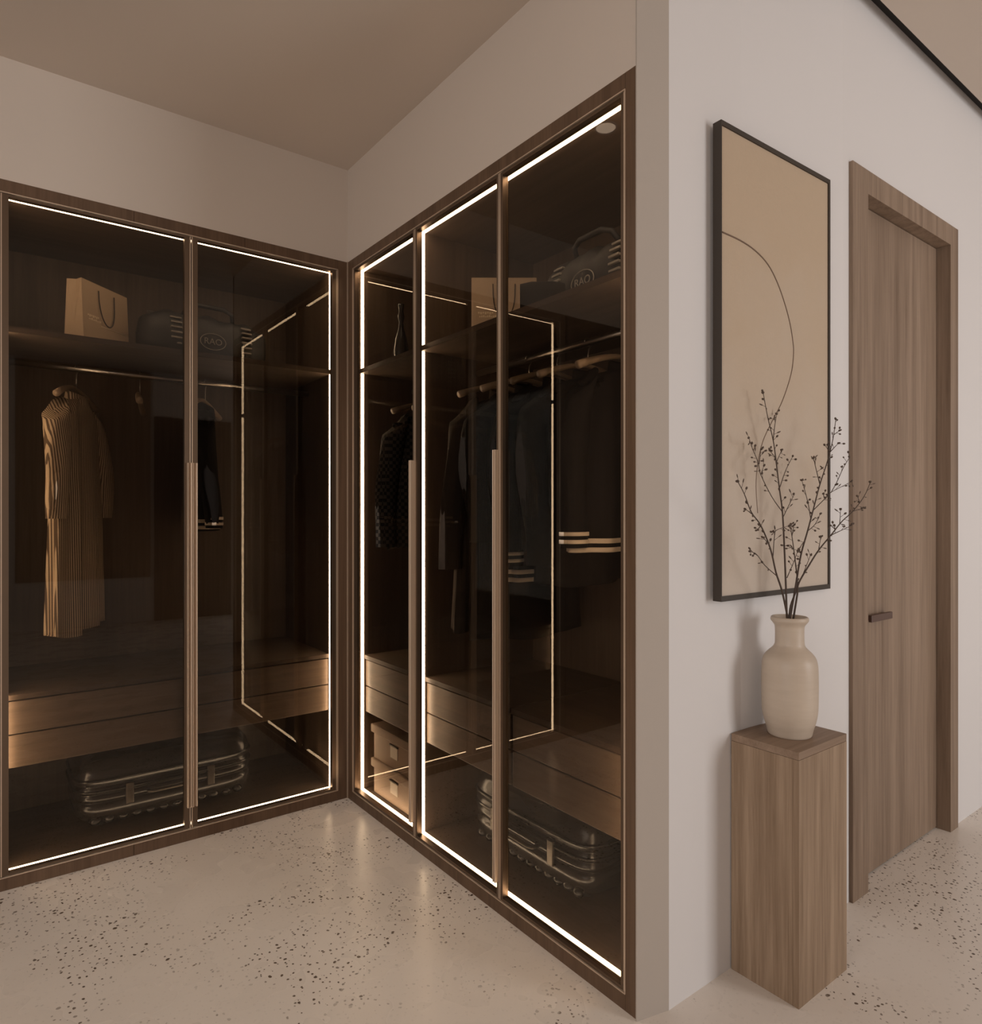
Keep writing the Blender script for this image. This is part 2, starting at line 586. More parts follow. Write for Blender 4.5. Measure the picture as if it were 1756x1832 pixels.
def carcass(r, u0, u1, right_led, drawers):
    """u0/u1 are the inside faces of the two side panels"""
    t = .018
    panel('side_panel', M['inner'], r, u0 - t, u0, .028, DEP, 0.0, ZT + .03)
    panel('side_panel', M['inner'], r, u1, u1 + t, .028, DEP, 0.0, ZT + .03)
    panel('back_panel', M['inner'], r, u0, u1, DEP - .012, DEP, ZF, ZT)
    panel('top_panel', M['inner_x'], r, u0, u1, .028, DEP - .0, ZT, ZT + .03)
    panel('base_panel', M['inner_x'], r, u0, u1, .028, DEP - .0, 0.0, ZF)
    panel('shelf', M['inner_x'], r, u0, u1, .030, DEP - .012, SHELF0, SHELF1)
    # LED profiles
    e, va, vb = .003, .035, .048
    sides = [(u0, u0 + e)] + ([(u1 - e, u1)] if right_led else [])
    for a, b2 in sides:
        panel('led_strip', M['led'], r, a, b2, va, vb, ZF, SHELF0)
        panel('led_strip', M['led'], r, a, b2, va, vb, SHELF1, ZT)
    panel('led_strip', M['led'], r, u0 + e, u1 - e, va, vb, ZT - e, ZT)
    panel('led_strip', M['led'], r, u0 + e, u1 - e, va, vb, ZF, ZF + e)
    # hanging rail
    m = MB(); m.tube([(u0, .30, 1.815), (u1, .30, 1.815)], .0125, 14)
    m.build('clothes_rail', M['chrome'], r)
    # drawers hung between the sides
    for a, b2 in drawers:
        panel('drawer_top', M['inner_x'], r, a, b2, .052, DEP - .012, .617, .634)
        for z0, z1 in ((.385, .496), (.500, .612)):
            m = MB()
            m.box(a + .002, b2 - .002, .057, .075, z0, z1, bev=.0025)
            m.box(a + .02, b2 - .02, .075, .52, z0 + .01, z1 - .02)
            m.build('drawer', M['drawer'], r)


# back wardrobe
wardrobe_trim('trim_1', (0, YA, 0), 0, .010, XB - .001, .052, 1.250)
wa = thing('wardrobe', 'wide built-in wardrobe on the back wall with two smoked glass doors and glowing edges', 'wardrobe', (0, YA, 0))
carcass(wa, .070, 1.233, True, [(.070, .652), (.653, 1.233)])
door(wa, .0555, .6465, .022, handle=(.6405, .017))
door(wa, .6500, 1.2465, .022, handle=(.6595, .019))
# wardrobes on the side wall
BL, BR = (XB, 2.76, 0), -R90
tr2 = wardrobe_trim('trim_2', BL, BR, -.0062, 2.76 - 1.1195, 2.76 - 2.716, 2.76 - 1.156)
one_box('corner_bead', M['bronze_l'], tr2, -.0062, -.001, -.0045, -.0002, 0, HT)
wb = thing('wardrobe', 'narrow single-door wardrobe in the corner with two lidded storage boxes inside', 'wardrobe', BL, BR)
carcass(wb, .052, .525, False, [(.052, .525)])
door(wb, .0475, 2.76 - 2.1945, .014, handle=(2.76 - 2.2015, .013), hz=(.10, 1.452))
wc = thing('wardrobe', 'double-door wardrobe beside the pier, holding dark coats and a paper bag', 'wardrobe', BL, BR)
carcass(wc, .561, 1.596, True, [(.561, 1.074), (1.080, 1.596)])
door(wc, 2.76 - 2.1905, 2.76 - 1.6765, .014, handle=(2.76 - 1.684, .013), hz=(.10, 1.452))
door(wc, 2.76 - 1.6735, 2.76 - 1.1595, .014)

# ------------------------------------------------------------------ things inside the wardrobes
def paper_bag(loc, rotz, label, w=.245, dp=.085, h=.25, taper=.012):
    r = thing('paper_bag', label, 'bag', loc, rotz, 'paper shopping bags on the upper shelves')
    m = MB()
    t = .002
    lo = [(0, 0, 0), (w, 0, 0), (w, dp, 0), (0, dp, 0)]
    hi = [(0, taper, h), (w, taper, h), (w, dp - taper, h), (0, dp - taper, h)]
    # side gussets folded inwards half way up
    def ring(z, g):
        k = z / h
        y0, y1 = taper * k, dp - taper * k
        return [(0, y0, z), (w, y0, z), (w - g, dp / 2, z), (w, y1, z), (0, y1, z), (g, dp / 2, z)]
    rr = [ring(0, 0), ring(h * .3, .001), ring(h, .012)]
    inn = [[(x + (t if x < w / 2 else -t), y + (t if y < dp / 2 else -t), z) for x, y, z in ring(h, .012)], [(x + (t if x < w / 2 else -t), y + (t if y < dp / 2 else -t), z) for x, y, z in ring(h * .2, .002)]]
    m.rings(rr + inn, smooth=False)
    m.build('bag_body', M['kraft'], r)
    for y, s in ((taper * .82, -1), (dp - taper * .82, 1)):
        c = MB()
        pts = []
        for k in range(17):
            a = PI * k / 16
            x = w / 2 - math.cos(a) * w * .17
            pts.append((x, y + s * (.004 + .012 * math.sin(a)), h * .90 - math.sin(a) ** .7 * h * .52))
        c.tube(pts, .0022, 6)
        c.build('rope_handle', M['cord'], r)
    g = MB()
    zz = h * .36
    off = lambda z: taper * z / h - .0008
    g.box(w * .38, w * .98, off(zz), off(zz) + .001, zz, zz + .0035)
    for k in range(7):
        g.box(w * (.10 + .035 * k), w * (.125 + .035 * k), off(zz + .03), off(zz + .03) + .001, zz + .027 - (k % 2) * .003, zz + .033)
    for k in range(9):
        g.box(w * (.12 + .03 * k), w * (.14 + .03 * k), off(zz + .015), off(zz + .015) + .001, zz + .013, zz + .017 + (k % 3) * .002)
    g.build('gilt_print', M['gilt'], r)
    return r


paper_bag((.311, 2.93, SHELF1), math.radians(43.4), 'kraft paper shopping bag on the shelf of the back wardrobe')
paper_bag((1.47, 2.069, SHELF1), math.radians(-37), 'kraft paper shopping bag on the shelf of the side wardrobe', h=.256)


def text_mesh(body, size, name, mat, parent, loc, rot):
    cu = bpy.data.curves.new(name, 'FONT')
    cu.body = body
    cu.size = size
    cu.extrude = .0008
    cu.align_x = 'CENTER'
    cu.align_y = 'CENTER'
    tmp = bpy.data.objects.new(name, cu)
    COL.objects.link(tmp)
    dg = bpy.context.evaluated_depsgraph_get()
    me = bpy.data.meshes.new_from_object(tmp.evaluated_get(dg))
    bpy.data.objects.remove(tmp)
    me.materials.clear()
    me.materials.append(mat)
    o = bpy.data.objects.new(name, me)
    COL.objects.link(o)
    o.parent = parent
    o.location = loc
    o.rotation_euler = rot
    return o


def duffel(loc, rotz, label, L=.54, W=.26, H=.21):
    r = thing('duffel_bag', label, 'bag', loc, rotz, 'dark duffel bags on the upper shelves')
    m = MB()
    rings = []
    N = 26
    def sec(k):                                     # cross-section scale along the length
        s = 2 * k / 24 - 1
        e = (1 - abs(s) ** 6) ** .35
        return -L / 2 + L * k / 24, max(e, .05) * (1 - .10 * max(0, s) + .03 * math.sin(k * 1.7))
    for k in range(25):
        x, e = sec(k)
        ring = []
        for i in range(N):
            a = 2 * PI * i / N
            cy, cz = math.cos(a), math.sin(a)
            y = W / 2 * e * math.copysign(abs(cy) ** .65, cy)
            z = H / 2 + H / 2 * e * math.copysign(abs(cz) ** (.6 if cz < 0 else .9), cz)
            z += .006 * math.sin(x * 40 + i) * e * (cz > -.2)
            ring.append((x, y, max(z, 0.0) if cz > -.95 else 0.0))
        rings.append(ring)
    m.rings(rings)
    m.build('bag_body', M['duffel'], r)
    for x0 in (-L * .27, L * .27):                  # ribbed webbing straps over the front
        s = MB()
        for k in range(8):
            z = .018 + k * .021
            a = math.asin(max(-1, min(1, (z - H / 2) / (H / 2))))
            y = -(W / 2) * abs(math.cos(a)) ** .65 * .97
            s.box(x0 - .022, x0 + .022, y - .008, y + .004, z, z + .008, bev=.002)
        s.build('strap', M['web'], r)
    z = MB()
    z.tube([(-L * .42, 0, H * .985), (-L * .2, -.01, H * 1.0), (L * .2, -.01, H * 1.0), (L * .40, 0, H * .95)], .004, 6)
    z.build('zipper', M['case_h'], r)
    hb = MB()
    hb.tube([(-L * .2, -.06, H * .9), (-L * .17, -.09, H * 1.08), (-L * .1, -.10, H * 1.14), (L * .1, -.10, H * 1.14), (L * .17, -.09, H * 1.08), (L * .2, -.06, H * .9)], .009, 8)
    hb.build('carry_handle', M['duffel'], r)
    bd = MB()
    y = -W / 2 * 1.0 - .003
    n = 28
    o1 = [(.052 * math.cos(2 * PI * i / n), y, H * .42 + .034 * math.sin(2 * PI * i / n)) for i in range(n)]
    bd.tube(o1 + [o1[0], o1[1]], .0016, 6, caps=False)
    bd_o = bd.build('badge', M['web'], r)
    text_mesh('RAO', .036, 'badge_letters', M['web'], bd_o, (0, y, H * .42), (R90, 0, 0))
    return r


duffel((.775, 3.10, SHELF1), math.radians(3), 'black duffel bag with ribbed straps and round badge on the back wardrobe shelf', L=.53)
duffel((1.625, 1.50, SHELF1), -R90 - math.radians(3), 'black duffel bag at the bright end of the side wardrobe shelf', L=.50)
# rolled scarf lying between paper bag and duffel
m = MB()
m.rings([[(x, -.07 + .14 * j / 4, (.047 + y)) for x, y in [(.046 * math.cos(2 * PI * i / 20) * (1 if j in (1, 2, 3) else .85), .046 * math.sin(2 * PI * i / 20) * (1 if j in (1, 2, 3) else .85)) for i in range(20)]] for j in range(5)])
sc = m.build('rolled_scarf', M['cloth_d'], None, (1.41, 1.60, SHELF1 + .001), math.radians(50))
tag(sc, 'dark rolled scarf lying against the paper bag on the side wardrobe shelf', 'scarf')
# slim glossy vase on the shelf of the narrow wardrobe
m = MB()
m.lathe([(.001, 0), (.026, 0), (.030, .02), (.033, .07), (.026, .12), (.013, .16), (.009, .19), (.016, .212), (.010, .235), (.014, .262), (.0145, .266), (.010, .262)], 28)
o = m.build('ornament_vase', M['case'], None, (1.445, 2.555, SHELF1))
tag(o, 'slim glossy dark ornament vase on the narrow wardrobe shelf', 'vase')


def suitcase(loc, rotz, label, L=.66, W=.40, H=.27):
    r = thing('suitcase', label, 'suitcase', loc, rotz, 'black suitcases lying under the drawers')
    N = 48

    def plan(s, z):
        out = []
        for i in range(N):
            a = 2 * PI * i / N
            c, d = math.cos(a), math.sin(a)
            p = .32
            out.append((math.copysign(abs(c) ** p, c) * (L / 2 - s), math.copysign(abs(d) ** p, d) * (W / 2 - s), z))
        return out
    prof = [(.075, .018), (.035, .022), (.012, .040), (.003, .062), (0, .085), (.004, .098), (.011, .101), (.011, .104), (.002, .108), (0, .130),
            (.006, .133), (.006, .137), (0, .141), (0, .160), (.006, .164), (.006, .168), (0, .172), (.002, .205), (.010, .235), (.030, .258), (.075, H)]
    m = MB()
    m.rings([plan(s, z) for s, z in prof])
    m.build('shell', M['case'], r)
    rb = MB()
    for z in (.150, .190):
        pts = [(x * 1.003, y * 1.004, z) for x, y, _ in plan(-.001, z)]
        rb.tube(pts + [pts[0], pts[1]], .0045, 6, caps=False)
    rb.build('ridges', M['case'], r)
    fl = MB()                                        # scalloped lower rim
    for k in range(12):
        x = -L / 2 + .065 + k * (L - .13) / 11
        fl.ball((x, -W / 2 + .022, .034), .016, (1, 0, 0), 1.2, 8)
    fl.build('rim_bumps', M['case'], r)
    hd = MB()
    y = -W / 2 - .002
    hd.tube([(-.085, y + .004, .122), (-.085, y - .022, .122), (-.07, y - .028, .122), (.07, y - .028, .122), (.085, y - .022, .122), (.085, y + .004, .122)], .007, 8)
    hd.build('carry_handle', M['case_h'], r)
    for x in (-.15, .15):
        one_box('latch', M['case_h'], r, x - .014, x + .014, y - .006, y + .004, .085, .165, bev=.003)
    for x in (-L * .36, L * .36):
        for yy in (-W * .3, W * .3):
            w = MB(); w.lathe([(.017, 0), (.02, .004), (.02, .02), (.012, .024)], 14, (x, yy))
            w.build('foot', M['black'], r)
    return r


suitcase((.615, 3.14, ZF), 0, 'black ribbed suitcase lying under the drawers of the back wardrobe')
suitcase((1.655, 1.758, ZF), -R90, 'black ribbed suitcase lying under the drawers of the side wardrobe', L=.63)


def storage_box(z, label):
    r = thing('storage_box', label, 'box', (1.357, 2.665, z), -R90, 'lidded storage boxes in the narrow wardrobe')
    w, dp, h = .385, .34, .148
    m = MB(); m.box(.010, w - .010, .010, dp - .010, 0, h - .004, bev=.003); m.build('box_body', M['carton'], r)
    m = MB()
    m.box(0, w, 0, dp, h - .036, h - .0005, bev=.004)
    m.build('lid', M['carton'], r)
    m = MB(); m.box(w / 2 - .030, w / 2 + .030, .0065, .0105, .045, .095, bev=.0015)
    m.build('label_plate', M['plate'], r)
    m = MB(); m.box(w / 2 - .034, w / 2 + .034, .0035, .0105, .095, .100)
    m.build('plate_lip', M['case_h'], r)


storage_box(ZF, 'brown lidded storage box standing on the narrow wardrobe floor')
storage_box(ZF + .148, 'brown lidded storage box stacked on top of the other box')


def hanger(loc, rotz, label, span=.21, drop=.055):
    r = thing('clothes_hanger', label, 'hanger', loc, rotz, 'clothes hangers on the wardrobe rails')
    # origin on the rail axis
    m = MB()
    pts = []
    for k in range(13):
        a = math.radians(-70 + 250 * k / 12)
        pts.append((.0155 * math.cos(a), 0, .0155 * math.sin(a)))
    pts = [(0, 0, -.075), (0, 0, -.04), (.004, 0, -.022)] + pts[1:] 
    m.tube(pts, .0022, 7)
    m.build('hook', M['chrome'], r)
    w = MB()
    arm = []
    for k in range(15):
        s = 2 * k / 14 - 1
        arm.append((s * span, .012 * (1 - s * s) - .006, -.075 - drop * abs(s) ** 1.5))
    w.tube(arm, [.007 + .006 * abs(2 * k / 14 - 1) for k in range(15)], 10)
    w.build('hanger_arms', M['hanger'], r)
    return r


def garment(name, label, cat, loc, rotz, mat, length=.62, hem_w=.24, sleeve=0.55, depth=.07, folds=7, seed=0, band=None, flare=0.0, group=None, lapel=None, collar=True):
    """hanging garment: origin on the rail axis, shoulders spread along local x"""
    r = thing(name, label, cat, loc, rotz, group)
    rnd = random.Random(seed)
    ph = [rnd.uniform(0, 6.28) for _ in range(4)]
    top = -.125
    N = 56

    def body_ring(k):                                # k 0 shoulders .. 1 hem
        z = top - length * k
        if k < .06:
            hw = .055 + (.205 - .055) * (k / .06) ** .6
            hd = .026 + .012 * k / .06
        elif k < .45:
            hw = .205 - .015 * math.sin((k - .06) / .39 * PI)
            hd = .038 + depth * .2 * (k - .06) / .39
        else:
            hw = .205 + (hem_w - .205) * (k - .45) / .55
            hd = .038 + depth * .2 + depth * .15 * (k - .45) / .55
        am = .003 + (.010 + flare) * max(0, k - .1)
        ring = []
        for i in range(N):
            a = 2 * PI * i / N
            f = am * math.sin(folds * a + ph[0] + 1.2 * k) + am * .5 * math.sin((folds + 4) * a + ph[1])
            c, s = math.cos(a), math.sin(a)
            ring.append(((hw + f * .5) * math.copysign(abs(c) ** .8, c), (hd + f) * s, z - (.010 * math.sin(3 * a + ph[2]) if k > .97 else 0) + (.02 * (1 - abs(c)) if k < .05 else 0) - (.055 * abs(c) ** 1.5 if k < .09 else 0) * (k / .09 if k < .09 else 1)))
        return ring
    K = [0, .02, .04, .06, .09, .13, .18, .25, .33, .42, .52, .62, .72, .82, .91, .96, 1.0]
    m = MB()
    m.rings([body_ring(k) for k in K])
    m.build('garment_body', mat, r)
    if sleeve:
        for sgn in (-1, 1):
            s = MB()
            cuff = None
            rs = []
            for j in range(13):
                q = j / 12
                x = sgn * (.185 + .055 * math.sin(min(1, q * 1.6) * PI / 2) + .012 * math.sin(q * 5 + ph[3]))
                z = top - .035 - q * sleeve
                y = .012 * math.sin(q * 4 + ph[2]) - .02 * q
                hw = .058 - .014 * q
                hd = .044 - .012 * q
                if j == 0:
                    hw, hd, x = .02, .03, x - sgn * .03
                rs.append([(x + (hw + .004 * math.sin(5 * a + j)) * math.cos(a), y + hd * math.sin(a), z + .03 * (q < .1) * -math.cos(a) * sgn) for a in [2 * PI * i / 18 for i in range(18)]])
            s.rings(rs)
            so = s.build('sleeve', mat, r)
            if band:
                c = MB()
                q0 = rs[-1]
                cx = sum(p[0] for p in q0) / 18; cyy = sum(p[1] for p in q0) / 18
                for zz in (.012, .034):
                    c.rings([[(cx + (p[0] - cx) * 1.09, cyy + (p[1] - cyy) * 1.09, p[2] + zz + d) for p in q0] for d in (0, .011)])
                c.build('cuff_band', band, so)
    if band:
        c = MB()
        h = body_ring(.96)
        for zz in (-.030, -.004):
            c.rings([[(p[0] * 1.03, p[1] * 1.05, top - length + .03 + zz + d) for p in h] for d in (0, .014)])
        c.build('hem_band', band, r)
    if collar:
        c = MB()
        n = 20
        c.rings([[((.058 + e) * math.cos(2 * PI * i / n), (.036 + e) * math.sin(2 * PI * i / n), top + zz + .012 * math.sin(2 * PI * i / n)) for i in range(n)] for e, zz in ((.004, -.012), (.0, .026), (-.006, .028), (-.008, .0))], caps=False)
        c.build('collar', mat, r)
    if lapel:
        c = MB()
        for sgn in (-1, 1):
            c.add([(sgn * .05, -.052, top - .01), (sgn * .095, -.066, top - .16), (sgn * .012, -.088, top - length * .52), (sgn * .004, -.083, top - length * .52), (sgn * .03, -.056, top - .05),
                   (sgn * .05, -.042, top - .01), (sgn * .095, -.054, top - .16), (sgn * .012, -.076, top - length * .52), (sgn * .004, -.071, top - length * .52), (sgn * .03, -.044, top - .05)],
                  [(0, 1, 2, 3, 4), (9, 8, 7, 6, 5), (0, 5, 6, 1), (1, 6, 7, 2), (2, 7, 8, 3), (3, 8, 9, 4), (4, 9, 5, 0)])
        c.build('lapel', lapel, r)
    return r


ZR = 1.815
RA = YA + .30                                        # rail of the back wardrobe (runs along x)
RB = XB + .30                                        # rails of the side wardrobes (run along y)
# back wardrobe
rz = math.radians(66)
hanger((.300, RA, ZR), rz, 'wooden hanger carrying the striped shirt dress')
garment('shirt_dress', 'cream and brown striped shirt dress hanging at the left of the back wardrobe', 'dress', (.300, RA, ZR), rz, M['striped'], .88, .22, .42, .06, 9, 3, flare=.006)
hanger((.5225, RA, ZR), math.radians(78), 'empty hanger right of the striped dress', span=.19)
hanger((.775, RA, ZR), math.radians(60), 'wooden hanger above the dark jacket with striped cuffs in the back wardrobe', span=.20, drop=.05)
garment('knit_jacket', 'dark knit jacket with pale banded cuffs in the back wardrobe', 'jacket', (.775, RA, ZR), math.radians(76), M['cloth_k'], .50, .19, .46, .05, 6, 8, band=M['pale_band'])
# narrow wardrobe
hanger((RB, 2.545, ZR), math.radians(4), 'hanger carrying the checked jacket in the narrow wardrobe')
garment('checked_jacket', 'checked wool jacket hanging in the narrow corner wardrobe', 'jacket', (RB, 2.545, ZR), math.radians(4), M['check'], .58, .225, .54, .05, 6, 11)
garment('long_skirt', 'dark checked skirt showing under the checked jacket', 'skirt', (RB + .03, 2.40, ZR), math.radians(-3), M['check'], .80, .17, 0, .05, 9, 12, collar=False)
hanger((RB + .03, 2.40, ZR), math.radians(-3), 'hanger carrying the dark checked skirt')
# double wardrobe
items = [
    ('long_coat', 'long brown coat hanging beside the left panel of the double wardrobe', 'coat', 2.04, 2, 'cloth_b', .86, .235, .60, None, None, 21),
    ('wool_dress', 'long dark wool dress hanging right behind the long brown coat', 'dress', 1.885, -2, 'cloth_d', .87, .25, .50, None, None, 22),
    ('suit_jacket', 'black suit jacket with pale cuffs in the middle of the double wardrobe', 'jacket', 1.735, 2, 'cloth_k', .66, .22, .57, 'pale_band', 'cloth_d', 23),
    ('tailored_jacket', 'charcoal tailored jacket with wide lapels hanging behind the banded sweater', 'jacket', 1.585, -2, 'cloth_d', .66, .215, .56, None, 'cloth_k', 24),
    ('banded_sweater', 'black sweater with two pale hem bands at the right of the double wardrobe', 'sweater', 1.43, 2, 'cloth_k', .55, .235, .50, 'pale_band', None, 25),
]
for nm, lb, ct, y, a, mt, ln, hw, sl, bd, lp, sd in items:
    garment(nm, lb, ct, (RB, y, ZR), math.radians(a), M[mt], ln, hw, sl, .055, 7, sd, band=M[bd] if bd else None, lapel=M[lp] if lp else None)
    hanger((RB, y, ZR), math.radians(a), 'hanger carrying the ' + {'long_coat': 'long brown coat', 'wool_dress': 'long dark wool dress', 'suit_jacket': 'black suit jacket with pale cuffs', 'tailored_jacket': 'charcoal tailored jacket', 'banded_sweater': 'black banded sweater'}[nm])
hanger((RB, 1.30, ZR), math.radians(20), 'empty wooden hanger at the bright right end of the double wardrobe')

# ------------------------------------------------------------------ picture
P0, P1 = Vector((1.554, 1.055)), Vector((2.107, 1.043))
dv = (P1 - P0); AW = dv.length; dv.normalize()
ang = math.atan2(dv.y, dv.x)
ZB, ZP = 1.020, 2.288
ar = thing('framed_picture', 'tall framed abstract picture with one thin curved line on tan plaster ground', 'picture', (P0.x, P0.y, 0), ang)


def back_at(x):                                      # depth of the frame: thick at the left, slim at the right
    return .026 + (.0095 - .026) * x / AW


def frame_bar(x0, x1, z0, z1):
    m = MB(); m.prism([(x0, 0), (x1, 0), (x1, back_at(x1)), (x0, back_at(x0))], z0, z1)
    m.build('frame_bar', M['frame'], ar)


lw = .009
frame_bar(0, .003, ZB, ZP); frame_bar(AW - lw, AW, ZB, ZP); frame_bar(.003, AW - lw, ZP - .013, ZP); frame_bar(.003, AW - lw, ZB, ZB + .014)
m = MB(); m.prism([(.003, .004), (AW - lw, .004), (AW - lw, .009), (.003, .009)], ZB + .014, ZP - .013)
cv = m.build('canvas', M['canvas'], ar)
line = [(0.004, 1.9948), (0.0867, 1.9915), (0.1568, 1.9800), (0.219, 1.955), (0.2665, 1.9131), (0.3067, 1.8565), (0.3331, 1.8043), (0.3479, 1.7543), (0.3509, 1.722), (0.342, 1.6718), (0.3184, 1.6202), (0.2836, 1.565), (0.2384, 1.5117), (0.1944, 1.4535), (0.1701, 1.39), (0.1621, 1.3278), (0.1701, 1.2536)]
# smooth the line
def smooth(pts, n=4):
    out = []
    for i in range(len(pts) - 1):
        p = [Vector(pts[max(0, min(len(pts) - 1, i + k))]) for k in (-1, 0, 1, 2)]
        for j in range(n):
            t = j / n
            out.append(tuple(.5 * ((2 * p[1]) + (-p[0] + p[2]) * t + (2 * p[0] - 5 * p[1] + 4 * p[2] - p[3]) * t * t + (-p[0] + 3 * p[1] - 3 * p[2] + p[3]) * t ** 3)))
    out.append(tuple(pts[-1]))
    return out


ls = smooth(line)
m = MB(); m.tube([(x, .0036, z) for x, z in ls], [.0022 - .0013 * i / (len(ls) - 1) for i in range(len(ls))], 6)
m.build('drawn_line', M['ink'], ar)

# ------------------------------------------------------------------ pedestal, vase, branches
pd = thing('pedestal', 'square oak veneer pedestal standing against the corridor wall', 'pedestal', (1.650, .896, 0))
pw, pdp, ph_ = .250, .193, .648
t = .016
one_box('side_board', M['oak'], pd, 0, t, t + .0004, pdp, 0, ph_ - .0205)
one_box('side_board', M['oak'], pd, pw - t, pw, t + .0004, pdp, 0, ph_ - .0205)
one_box('front_board', M['oak'], pd, 0, pw, 0, t, 0, ph_ - .0205)
one_box('back_board', M['oak'], pd, t + .0004, pw - t - .0004, pdp - t, pdp, 0, ph_ - .0205)
one_box('top_board', M['oak_x'], pd, 0, pw, 0, pdp, ph_ - .020, ph_, bev=.001)

VX, VY = 1.774, .990
m = MB()
prof = [(.002, .004), (.048, .004), (.053, 0.0), (.0565, .003), (.060, .018), (.066, .038), (.0705, .062), (.072, .09), (.0725, .14), (.0715, .185), (.0690, .203), (.064, .215), (.056, .225), (.046, .2345), (.0395, .243), (.0375, .254), (.0372, .285), (.0385, .297), (.0435, .305), (.0480, .311), (.0488, .316), (.0470, .321), (.043, .3215), (.039, .315), (.034, .303), (.032, .285), (.032, .25), (.036, .24), (.055, .21), (.060, .18), (.058, .06), (.04, .02), (.002, .018)]
fine_p = smooth(prof, 3)
m.lathe(fine_p, 56)
vs = m.build('vase', M['vase'], None, (VX, VY, ph_))
tag(vs, 'pale stoneware bottle vase standing on the oak pedestal', 'vase')

BRANCH = {
 'A': [[[1.7586,0.985,0.9631],[1.7123,0.9764,1.0437],[1.6719,0.9706,1.0976],[1.6336,0.9635,1.1605],[1.5773,0.9564,1.2216],[1.5277,0.9522,1.2562],[1.4894,0.9468,1.2997],[1.4578,0.9432,1.3272]],[[1.6793,0.971,1.0936],[1.6163,0.9685,1.1183],[1.5926,0.9772,1.1471],[1.5249,0.9523,1.1575]],[[1.6502,0.9656,1.142],[1.646,0.9593,1.1959],[1.6147,0.9336,1.2111],[1.7358,0.9684,1.2199]],[[1.5324,0.9532,1.2477],[1.5438,0.9756,1.2615]],[[1.6172,0.9614,1.1788],[1.5761,0.9481,1.1906]],[[1.5773,0.9564,1.2216],[1.5835,0.9696,1.2109]]],
 'B': [[[1.7516,0.985,0.9637],[1.7561,0.9907,1.0544],[1.76,0.9977,1.1665],[1.7607,1.0032,1.2569],[1.7523,1.0072,1.321],[1.7439,1.0116,1.3925],[1.7351,1.0153,1.4525],[1.7116,1.0175,1.5147],[1.6901,1.0175,1.5759]],[[1.7607,1.0032,1.2569],[1.6712,0.9818,1.2966],[1.6847,1.0215,1.357],[1.6356,0.9996,1.3868],[1.6688,1.0381,1.4316],[1.6199,1.0156,1.4504]],[[1.7632,1.0026,1.2475],[1.7928,1.0042,1.2722],[1.7815,0.982,1.3021]],[[1.7557,1.0072,1.3211],[1.8318,1.0342,1.3745],[1.8295,1.0125,1.412]],[[1.7317,1.0153,1.4523],[1.7252,1.0055,1.4884],[1.7977,1.0415,1.5327]],[[1.7467,1.0116,1.3926],[1.7949,1.0256,1.4285]],[[1.7414,1.0125,1.4075],[1.6776,0.9894,1.4173]],[[1.6649,1.0095,1.3557],[1.6804,1.0109,1.3785]],[[1.6594,1.0113,1.3849],[1.7114,1.0377,1.4265]]],
 'C': [[[1.7621,0.985,0.9627],[1.7695,0.984,1.0016],[1.8007,0.9827,1.0523],[1.7911,0.9814,1.1059],[1.7742,0.9799,1.1668],[1.7577,0.9786,1.2195]],[[1.7466,0.9822,1.0781],[1.7798,0.9811,1.1196],[1.8219,0.9923,1.1497]],[[1.7784,0.9803,1.1516],[1.7497,0.98,1.1637]],[[1.7659,0.9793,1.1932],[1.8189,1.0026,1.2186]]],
 'D': [[[1.7656,0.985,0.9624],[1.7826,0.9787,1.0462],[1.7991,0.972,1.1362],[1.8261,0.967,1.2038],[1.8477,0.9629,1.2608],[1.8751,0.9576,1.3338],[1.908,0.9528,1.4004],[1.9302,0.9484,1.4634],[1.9412,0.946,1.5186]],[[1.8355,0.9642,1.2417],[1.7692,0.9369,1.2861],[1.8004,0.9689,1.3417]],[[1.8515,0.9629,1.2608],[1.9186,0.9601,1.3],[1.888,0.9352,1.3105],[2.0847,0.969,1.3481]],[[1.9404,0.9592,1.3121],[2.0177,0.9813,1.3425],[2.0027,0.9542,1.385],[1.9844,0.9281,1.4123]],[[1.8746,0.9573,1.3376],[1.8228,0.9422,1.3769],[1.8773,0.9763,1.4081]],[[1.915,0.9513,1.4219],[1.9141,0.9618,1.4441]],[[1.9193,0.9507,1.4299],[1.9105,0.9253,1.4467]],[[1.9325,0.9475,1.4752],[1.9626,0.9467,1.489]],[[1.8261,0.967,1.2038],[1.9107,0.9896,1.2218],[1.8871,0.9637,1.2493]],[[1.8156,0.9693,1.1736],[1.7606,0.9589,1.1531]],[[1.903,0.9601,1.2998],[1.9218,0.9715,1.3081]]],
 'E': [[[1.7833,0.985,0.9608],[1.7813,0.9721,1.0319],[1.7782,0.9665,1.0625],[1.8154,0.9575,1.11],[1.8524,0.9498,1.1505],[1.9059,0.9422,1.1915],[1.9548,0.9352,1.2298],[2.009,0.93,1.2592],[2.0606,0.9227,1.3014],[2.0839,0.9157,1.3419]],[[1.9059,0.9422,1.1915],[1.9102,0.9157,1.2055],[2.0423,0.9493,1.2171]],[[1.9482,0.9359,1.226],[1.9352,0.9296,1.2609]],[[2.009,0.93,1.2592],[2.1142,0.9526,1.2679]],[[2.0369,0.9255,1.2852],[1.9961,0.9107,1.3002]],[[1.8524,0.9498,1.1505],[1.875,0.9556,1.1841]],[[1.7824,0.9631,1.0812],[1.7677,0.9286,1.1395]],[[1.9302,0.9387,1.2106],[1.8961,0.9373,1.2187]]],
}
LAB = {'A': 'budding branch leaning furthest left over the picture', 'B': 'tallest budding branch rising almost upright from the vase',
       'C': 'short inner budding branch between the tall ones', 'D': 'budding branch crossing the right edge of the picture',
       'E': 'budding branch leaning furthest right towards the oak door'}
